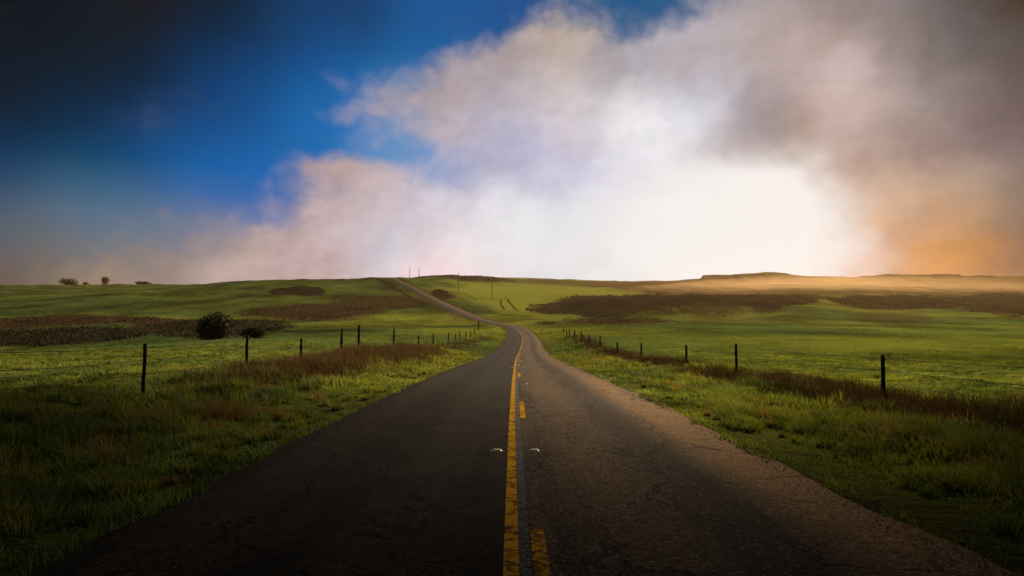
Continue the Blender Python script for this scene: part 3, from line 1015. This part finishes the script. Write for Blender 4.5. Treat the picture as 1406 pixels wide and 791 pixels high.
def build_gravel():
    """loose stones and asphalt crumbs along both edges"""
    n = 4200
    y = 3.0 * (38 / 3.0) ** rng.uniform(0, 1, n)
    sd_ = rng.choice([-1, 1], n)
    x = road_x(y) + np.where(sd_ > 0, HALF_R, -HALF_L) + rng.normal(.04, .16, n) * 1.0 * sd_
    r_ = rng.uniform(.003, .009, n) * (1 + .03 * y)
    base = np.array([(1, 0, 0), (-1, 0, 0), (0, 1, 0), (0, -1, 0), (0, 0, .8), (0, 0, -.6)], float)
    P = base[None] * rng.uniform(.6, 1.3, (n, 6, 1)) * r_[:, None, None]
    inr = (x - road_x(y) > -HALF_L) & (x - road_x(y) < HALF_R)
    z = np.where(inr, road_z(y) + .012, ground(x, y) + .004)
    P += np.stack([x, y, z], 1)[:, None, :]
    tri = np.array([(0, 2, 4), (2, 1, 4), (1, 3, 4), (3, 0, 4), (2, 0, 5), (1, 2, 5), (3, 1, 5), (0, 3, 5)])
    L = (np.arange(n)[:, None, None] * 6 + tri[None]).reshape(-1)
    me = np_mesh('gravel', P.reshape(-1, 3), L, np.arange(n * 8) * 3)
    o = link('gravel', me, M_STONE)
    tag(o, 'loose stones and asphalt crumbs along the road edges', kind='stuff')


def leaf_cloud(c, rad, n, size, col, flat=.0, jitter=.35):
    """n small leaf quads filling a lumpy ellipsoid"""
    d = rng.normal(0, 1, (n, 3))
    d /= np.linalg.norm(d, axis=1)[:, None]
    rr = rng.uniform(.35, 1.0, n) ** .5
    lump = 1 + jitter * np.sin(d[:, 0] * 5 + c[0]) * np.cos(d[:, 1] * 4 + c[1]) + rng.normal(0, .08, n)
    p = np.asarray(c) + d * (rr * lump)[:, None] * np.asarray(rad)
    u = rng.normal(0, 1, (n, 3))
    u /= np.linalg.norm(u, axis=1)[:, None]
    v = np.cross(u, rng.normal(0, 1, (n, 3)))
    v /= np.linalg.norm(v, axis=1)[:, None]
    s = size * rng.uniform(.6, 1.4, n)[:, None]
    q = np.stack([p - u * s, p - v * s * .5, p + u * s, p + v * s * .5], 1)
    cc = np.asarray(col)[None] * rng.uniform(.6, 1.5, n)[:, None]
    return q, np.repeat(cc[:, None, :], 4, axis=1)


def quads_obj(name, Q, C, mat, parent=None):
    Q, C = np.concatenate(Q), np.concatenate(C)
    n = len(Q)
    me = np_mesh(name, Q.reshape(-1, 3), np.arange(n * 4), np.arange(n) * 4, False, C.reshape(-1, 3))
    return link(name, me, mat, parent)


build_gravel()


def build_brush():
    Q, C = [], []
    low = Blades()
    for ps, py, prx, pry, pc, k, b in PATCHES:
        if b <= 0: continue
        area = math.pi * prx * py * pry

        def scatter(n):
            a = rng.uniform(0, 2 * np.pi, n)
            rr = np.sqrt(rng.uniform(0, 1, n)) * 1.0
            sy = py + pry * rr * np.sin(a)
            sx = (ps + prx * rr * np.cos(a)) * sy
            f = fbm(sx * .03, sy * .018, 51, 5) * .32 + np.hypot((sx / sy - ps) / prx, (sy - py) / pry)
            keep = (np.abs(side(sx, sy)) > 9) & (rng.uniform(0, 1, n) > sstep(.68, 1.05, f))
            return sx[keep], sy[keep]
        x, y = scatter(int(min(area * min(b, .06) * 22, 16000)))
        cl = fbm(x * .06, y * .04, 95, 4)
        x2, y2 = spread(x, y, 3, np.full(len(x), .5))
        h = np.repeat(.30 + .8 * np.clip(cl + .2, 0, 1), 3) * rng.uniform(.6, 1.3, len(x2)) * (.7 + y2 / 600)
        t = np.clip(.5 + 1.2 * np.repeat(fbm(x * .12, y * .05, 96, 3), 3) + rng.normal(0, .2, len(x2)), 0, 1)[:, None]
        gm = (rng.uniform(0, 1, len(x2)) < .12)[:, None]
        col = np.where(gm, GREEN * .7, np.array(pc) * (.75 + .7 * t) + np.array((.004, .004, .001)) * t)
        low.add(np.stack([x2, y2, ground(x2, y2) - .1], 1), h, np.full(len(x2), .22) * (1 + y2 / 350), col, .5)
        sx, sy = scatter(int(min(area * b * .10, 260)))
        sz = ground(sx, sy)
        for x, y, z in zip(sx, sy, sz):
            w = (.5 + 1.3 * random.random() ** 2) * (1 + y / 700)
            hgt = w * random.uniform(.4, .7)
            base = np.array(pc) * random.uniform(.6, 1.0) + np.array((.001, .002, 0))
            q, c = leaf_cloud((x, y, z + hgt * .3), (w, w, hgt), 70, w * .17, base)
            Q.append(q)
            C.append(c)
    o = quads_obj('brush', Q, C, M_BRUSH)
    tag(o, 'dark low bushes scattered over the mounds and gullies', kind='stuff')
    low.build('bracken', M_BRUSH, 'dark brown bracken and scrub covering the mounds and gullies')


build_brush()


# ------------------------------------------------------------------ fences
def post_bm(h, r, bm=None, seed=0):
    bm = bm or bmesh.new()
    rnd = random.Random(seed)
    rings = []
    zs = [-.4, 0, h * .3, h * .62, h - .03, h]
    for i, z in enumerate(zs):
        k = 1.08 - .16 * max(z, 0) / h
        if i == len(zs) - 1: k *= .72
        ox, oy = rnd.uniform(-.012, .012), rnd.uniform(-.012, .012)
        ring = []
        for j in range(9):
            a = j / 9 * 2 * math.pi
            rr = r * k * rnd.uniform(.86, 1.12)
            ring.append(bm.verts.new((ox + rr * math.cos(a), oy + rr * math.sin(a), z + (rnd.uniform(-.012, .02) if i == len(zs) - 1 else 0))))
        rings.append(ring)
    for a, b in zip(rings, rings[1:]):
        for j in range(9):
            bm.faces.new((a[j], a[(j + 1) % 9], b[(j + 1) % 9], b[j]))
    bm.faces.new(rings[-1])
    bm.faces.new(rings[0][::-1])
    return bm


def bm_obj(name, bm, mat, parent=None, smooth=True):
    me = bpy.data.meshes.new(name)
    bm.normal_update()
    bm.to_mesh(me)
    bm.free()
    if smooth:
        for p in me.polygons: p.use_smooth = True
    return link(name, me, mat, parent)


def tube_bm(pts, r, n=5, bm=None):
    bm = bm or bmesh.new()
    pts = [Vector(p) for p in pts]
    prev = None
    for i, p in enumerate(pts):
        t = (pts[min(i + 1, len(pts) - 1)] - pts[max(i - 1, 0)]).normalized()
        ref = Vector((0, 0, 1)) if abs(t.z) < .9 else Vector((1, 0, 0))
        a = t.cross(ref).normalized()
        b = t.cross(a)
        rad = r[i] if isinstance(r, (list, tuple)) else r
        ring = [bm.verts.new(p + (a * math.cos(k / n * 6.2832) + b * math.sin(k / n * 6.2832)) * rad) for k in range(n)]
        if prev:
            for k in range(n):
                bm.faces.new((prev[k], prev[(k + 1) % n], ring[(k + 1) % n], ring[k]))
        else:
            bm.faces.new(ring[::-1])
        prev = ring
    bm.faces.new(prev)
    return bm


def fence(posts, wires, label):
    """posts: (x, y, height, radius, lean_x, lean_y)"""
    x0, y0 = posts[0][0], posts[0][1]
    z0 = gz(x0, y0)
    root = empty('wire_fence', (x0, y0, z0))
    tag(root, label, 'fence')
    tops = []
    for i, (x, y, h, r, lx, ly) in enumerate(posts):
        z = gz(x, y)
        o = bm_obj('post', post_bm(h, r, seed=int(y * 10) + i), M_WOOD, root)
        o.location = (x - x0, y - y0, z - z0)
        o.rotation_euler = (R(ly), R(lx), random.uniform(0, 3))
        tops.append((x, y, z, h, lx, ly))
    for k, f in enumerate(wires):
        bm = bmesh.new()
        for a, b in zip(tops, tops[1:]):
            pts = []
            for t in np.linspace(0, 1, 7):
                pa = Vector((a[0] + math.tan(R(a[4])) * a[3] * f, a[1], a[2] + a[3] * f))
                pb_ = Vector((b[0] + math.tan(R(b[4])) * b[3] * f, b[1], b[2] + b[3] * f))
                p = pa.lerp(pb_, t)
                p.z -= 4 * t * (1 - t) * (.05 + .03 * k)
                p.x += .07 if x0 > 0 else -.07
                pts.append(p - Vector((x0, y0, z0)))
            tube_bm(pts, .0062, 4, bm)
        bm_obj('wire', bm, M_WIRE, root)
    return root


LP = [(-9.0, 9.5, 1.15, .06, 0, 0), (-8.55, 16.0, 1.22, .046, -1, 0), (-8.6, 22.3, 1.12, .05, 0, 1), (-8.6, 28.0, 1.18, .052, .5, 0), (-8.6, 34.5, 1.50, .062, 4, 0), (-8.6, 38.5, 1.58, .07, .5, 0),
      (-8.6, 50.0, 1.35, .075, 0, 0), (-8.65, 63.6, 1.15, .06, 0, 0), (-8.6, 75, 1.3, .075, 0, 0), (-8.5, 92, 1.4, .08, 1.5, 0), (-8.4, 102, 1.2, .075, -2, 0), (-8.3, 109, 1.5, .08, 0, 0),
      (-8.2, 122, 1.4, .08, 1, 0), (-8.0, 132, 1.3, .085, 0, 0), (-8.0, 146, 1.4, .09, 0, 0)]
fence(LP, (.92, .68, .42), 'wire fence of weathered posts left of the road, its foot in rusty bracken')
RP = [(9.4, 7.5, 1.1, .06, 0, 0), (9.0, 16.7, 1.14, .05, -.5, 0), (9.0, 27.6, 1.30, .054, 0, 0), (9.0, 35.5, 1.10, .065, -1, 0), (9.0, 47.8, 1.25, .068, 0, 0), (9.0, 58.8, 1.3, .075, 0, 0), (9.0, 70, 1.3, .085, 0, 0),
      (9.05, 80.6, 1.3, .09, 0, 0), (9.2, 91, 1.35, .1, 1, 0), (9.3, 102, 1.35, .1, 0, 0), (9.5, 113, 1.35, .1, 0, 0), (9.9, 124, 1.3, .1, 0, 0), (10.3, 136, 1.25, .1, 0, 0)]
fence(RP, (.92, .66, .40), 'wire fence of short dark posts right of the road beside the dark ditch')

x, y, z = hit(657, 453.5)
o = bm_obj('gate_post', post_bm(13.5 / F * y, .17, seed=5), M_WOOD)
o.location = (x, y, gz(x, y))
tag(o, 'tall dark gate post standing alone on the inside of the bend', 'post')


# ------------------------------------------------------------------ utility poles
def utility_pole(px, top, bot, label, y=None):
    if y is None:
        x, y, z = hit(px, bot)
    else:
        x = s_of(px) * y
    z = gz(x, y)
    h = CAMZ + y * slope_of(top) - z
    root = empty('utility_pole', (x, y, z))
    tag(root, label, 'utility pole', 'utility poles on the far slope')
    r = .17 + y * .00016
    bm_obj('pole', tube_bm([(0, 0, -.6), (0, 0, h * .5), (0, 0, h)], [r * 1.15, r, r * .8], 8), M_POLE, root)
    bm = bmesh.new()
    bmesh.ops.create_cube(bm, size=1)
    bmesh.ops.scale(bm, vec=(2.3, .14, .16), verts=bm.verts)
    bmesh.ops.translate(bm, vec=(0, -r - .05, h - .7), verts=bm.verts)
    bmesh.ops.bevel(bm, geom=bm.edges[:], offset=.02, segments=1, affect='EDGES')
    bm_obj('crossarm', bm, M_POLE, root, False)
    for sx in (-1, -.35, .35, 1):
        b = tube_bm([(sx, -r - .05, h - .62), (sx, -r - .05, h - .5), (sx, -r - .05, h - .38)], [.03, .07, .04], 6)
        bm_obj('insulator', b, M_REFL, root)
    return root


utility_pole(675.6, 384, 411.5, 'utility pole low on the green slope above the bend')
utility_pole(629.6, 375, 400, 'utility pole in the middle of the slope right of the hill road')
utility_pole(562, 367.5, 380, 'left pole of the close pair on the hilltop skyline', y=860)
utility_pole(575, 367.5, 380, 'right pole of the close pair on the hilltop skyline', y=870)
utility_pole(600, 386, 392, 'faint short pole near the top of the green slope')


# ------------------------------------------------------------------ reflectors
def reflector(x, y, label):
    z = float(road_z(np.array([y]))[0]) + .035 - abs(x) ** 2 * .004
    root = empty('road_reflector', (float(road_x(np.array([y]))[0]) + x, y, z + .003))
    tag(root, label, 'road reflector', 'reflectors along the centre line')
    bm = bmesh.new()
    a = [(-.055, -.05, 0), (.055, -.05, 0), (.055, .05, 0), (-.055, .05, 0), (-.045, -.022, .019), (.045, -.022, .019), (.045, .022, .019), (-.045, .022, .019)]
    v = [bm.verts.new(q) for q in a]
    for f in ((3, 2, 1, 0), (4, 5, 6, 7), (0, 1, 5, 4), (1, 2, 6, 5), (2, 3, 7, 6), (3, 0, 4, 7)): bm.faces.new([v[i] for i in f])
    bmesh.ops.bevel(bm, geom=bm.edges[:], offset=.003, segments=1, affect='EDGES')
    bm_obj('body', bm, M_REFL, root, False)
    bm = bmesh.new()
    bmesh.ops.create_circle(bm, cap_ends=True, radius=.085, segments=20)
    for v_ in bm.verts: v_.co = Vector((v_.co.x * random.uniform(.9, 1.15), v_.co.y * random.uniform(.9, 1.1), .0015))
    bm_obj('glue_pad', bm, M_TAR, root, False)
    bm = bmesh.new()
    v = [bm.verts.new(q) for q in ((-.040, -.0475, .0045), (.040, -.0475, .0045), (.038, -.0265, .0185), (-.038, -.0265, .0185))]
    f = bm.faces.new(v)
    e = bmesh.ops.extrude_face_region(bm, geom=[f])
    bmesh.ops.translate(bm, vec=(0, -.003, .002), verts=[q for q in e['geom'] if isinstance(q, bmesh.types.BMVert)])
    bm_obj('lens', bm, M_LENS, root, False)


reflector(-.185, 8.7, 'nearest yellow reflector left of the solid line')
reflector(.28, 8.7, 'nearest yellow reflector right of the solid line')
reflector(.36, 20.5, 'pale reflector right of the dashes, between the second and third dash')
reflector(-.16, 33, 'small reflector left of the line, between the third and fourth dash')
reflector(-.16, 45, 'tiny reflector left of the line where the road dips')
reflector(.36, 45, 'tiny reflector right of the dashes where the road dips')


# ------------------------------------------------------------------ bushes and far trees
def bush(px, base, wpx, hpx, name, label, col, y=None, cat='bush', trunk=.25, lobes=9, leafk=1.0, n=420):
    if y is None:
        x, y, z = hit(px, base)
    else:
        x = s_of(px) * y
    z = gz(x, y)
    w, h = wpx / F * y, hpx / F * y
    root = empty(name, (x, y, z))
    tag(root, label, cat)
    Q, C = [], []
    rnd = random.Random(int(px))
    for i in range(lobes):
        a = rnd.uniform(0, 6.28)
        t = rnd.uniform(0, 1)
        rr = w * .5 * rnd.uniform(.15, .62)
        hz = h * (trunk + (1 - trunk) * (.25 + .5 * t))
        k = rnd.uniform(.24, .36)
        q, c = leaf_cloud((rr * math.cos(a), rr * math.sin(a) * .8, hz), (w * k, w * k, min(h * .30, w * k)), n, w * .030 * leafk, col, jitter=.25)
        Q.append(q)
        C.append(c)
    q, c = leaf_cloud((0, 0, h * (trunk + (1 - trunk) * .45)), (w * .40, w * .36, h * (1 - trunk) * .46), n * 3, w * .03 * leafk, col, jitter=.15)
    Q.append(q)
    C.append(c)
    quads_obj('crown', Q, C, M_BRUSH, root)
    bm = bmesh.new()
    tube_bm([(0, 0, -.4), (.03 * w, 0, h * .3), (0, .02 * w, h * .65)], [w * .05, w * .04, w * .015], 7, bm)
    for i in range(5):
        a = i * 1.3
        tube_bm([(.02 * w, 0, h * .2), (w * .15 * math.cos(a), w * .15 * math.sin(a), h * .45), (w * .3 * math.cos(a), w * .3 * math.sin(a), h * .66)], [w * .025, w * .018, w * .006], 5, bm)
    bm_obj('trunk', bm, M_BARK, root)
    return root


DB = (.016, .018, .010)
bush(295, 464, 60, 41, 'round_tree', 'rounded dark tree standing in the gully beyond the left fence', DB, cat='tree', trunk=-.06, y=128)
bush(350, 466, 36, 20, 'low_bush', 'low dark bush just right of the rounded dark tree', DB, trunk=-.25, y=128, lobes=6)
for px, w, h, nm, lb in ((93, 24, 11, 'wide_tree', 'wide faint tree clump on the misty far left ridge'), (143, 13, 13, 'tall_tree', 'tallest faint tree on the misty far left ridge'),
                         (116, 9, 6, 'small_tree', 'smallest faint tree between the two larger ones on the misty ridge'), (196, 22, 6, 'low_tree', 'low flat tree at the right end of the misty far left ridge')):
    bush(px, 393, w, h, nm, lb, (.11, .10, .085), y=1480, cat='tree', trunk=.12, n=160, lobes=6, leafk=1.6)  # leaf colour paled to paint in the veil of mist

# ------------------------------------------------------------------ haze over the land
HAZE = .00003
bm = bmesh.new()
bmesh.ops.create_cube(bm, size=1)
bmesh.ops.scale(bm, vec=(5400, 5400, 110), verts=bm.verts)
bmesh.ops.translate(bm, vec=(0, 0, 32), verts=bm.verts)
me = bpy.data.meshes.new('haze')
bm.to_mesh(me)
bm.free()
m, nt, out = mat_new('haze')
pv = nt.nodes.new('ShaderNodeVolumePrincipled')
pv.inputs['Density'].default_value = HAZE
pv.inputs['Color'].default_value = (1.0, .66, .38, 1)
pv.inputs['Anisotropy'].default_value = .75
nt.links.new(pv.outputs[0], out.inputs['Volume'])
hz = link('haze', me, m)
tag(hz, 'thin warm evening haze over the land', kind='stuff')

# ------------------------------------------------------------------ mist on the right ridge
def mist(x, y, rx, ry, rz, dens, zoff):
    bm = bmesh.new()
    bmesh.ops.create_icosphere(bm, subdivisions=4, radius=1)
    for v in bm.verts:
        q = v.co
        k = 1 + .12 * math.sin(q.x * 4 + 1) * math.cos(q.y * 3) + .07 * math.sin(q.x * 9 + q.y * 4)
        v.co = Vector((q.x * rx, q.y * ry * k, q.z * rz * k))
    mm, nt, out = mat_new('mist_vapour')
    pv = nt.nodes.new('ShaderNodeVolumePrincipled')
    pv.inputs['Density'].default_value = dens
    pv.inputs['Color'].default_value = (1.0, .68, .40, 1)
    pv.inputs['Anisotropy'].default_value = .75
    nt.links.new(pv.outputs[0], out.inputs['Volume'])
    o = bm_obj('fog', bm, mm)
    o.location = (x, y, gz(x, y) + zoff)
    tag(o, 'golden mist lying along the right ridge below the sun', kind='stuff')


mist(370, 860, 270, 200, 19, .00032, -13)

# ------------------------------------------------------------------ clouds added above the frame to shade the foreground
def shade_cloud(cx_, cy_, rx, ry, thick, dens, seed, h=180.0):
    d = h / math.tan(SUN_EL)
    bm = bmesh.new()
    bmesh.ops.create_icosphere(bm, subdivisions=4, radius=1)
    r_ = random.Random(seed)
    ph = [r_.uniform(0, 6) for _ in range(6)]
    for v in bm.verts:
        q = v.co
        k = 1 + .14 * math.sin(q.x * 3.1 + ph[0]) * math.cos(q.y * 2.7 + ph[1]) + .09 * math.sin(q.y * 6.3 + ph[2] + q.x * 4) + .05 * math.sin(q.x * 11 + ph[3])
        v.co = Vector((q.x * rx * k, q.y * ry * k, q.z * thick * k))
    mm, nt, out = mat_new('shade_vapour')
    pv = nt.nodes.new('ShaderNodeVolumePrincipled')
    pv.inputs['Density'].default_value = dens
    pv.inputs['Color'].default_value = (.9, .9, .9, 1)
    pv.inputs['Anisotropy'].default_value = .3
    nt.links.new(pv.outputs[0], out.inputs['Volume'])
    o = bm_obj('cloud', bm, mm)  # unseen cloud, added only for the shade it casts
    o.location = (cx_ + d * math.sin(SUN_AZ), cy_ + d * math.cos(SUN_AZ), h)
    tag(o, 'unseen scrap of grey cloud added to shade the foreground', kind='stuff')


shade_cloud(-13, 2.5, 15, 15.5, 3.5, .20, 1)
shade_cloud(16.2, 1.6, 16.5, 14, 3.5, .32, 2)
shade_cloud(1, -6, 13, 13, 3.5, .18, 3)
shade_cloud(-42, 26, 24, 22, 3.5, .05, 4, 400)
shade_cloud(52, 40, 28, 26, 3.5, .05, 5, 400)

# ------------------------------------------------------------------ render settings
S.render.engine = 'CYCLES'
S.view_settings.view_transform = 'Standard'
S.view_settings.look = 'None'
S.view_settings.gamma = 1
S.view_settings.use_curve_mapping = False
S.view_settings.exposure = EXPO
c = S.cycles
c.use_denoising = True
c.denoiser = 'OPENIMAGEDENOISE'
c.max_bounces = 5
c.diffuse_bounces = 2
c.glossy_bounces = 2
c.transmission_bounces = 2
c.transparent_max_bounces = 6
c.volume_bounces = 1
c.sample_clamp_indirect = 4
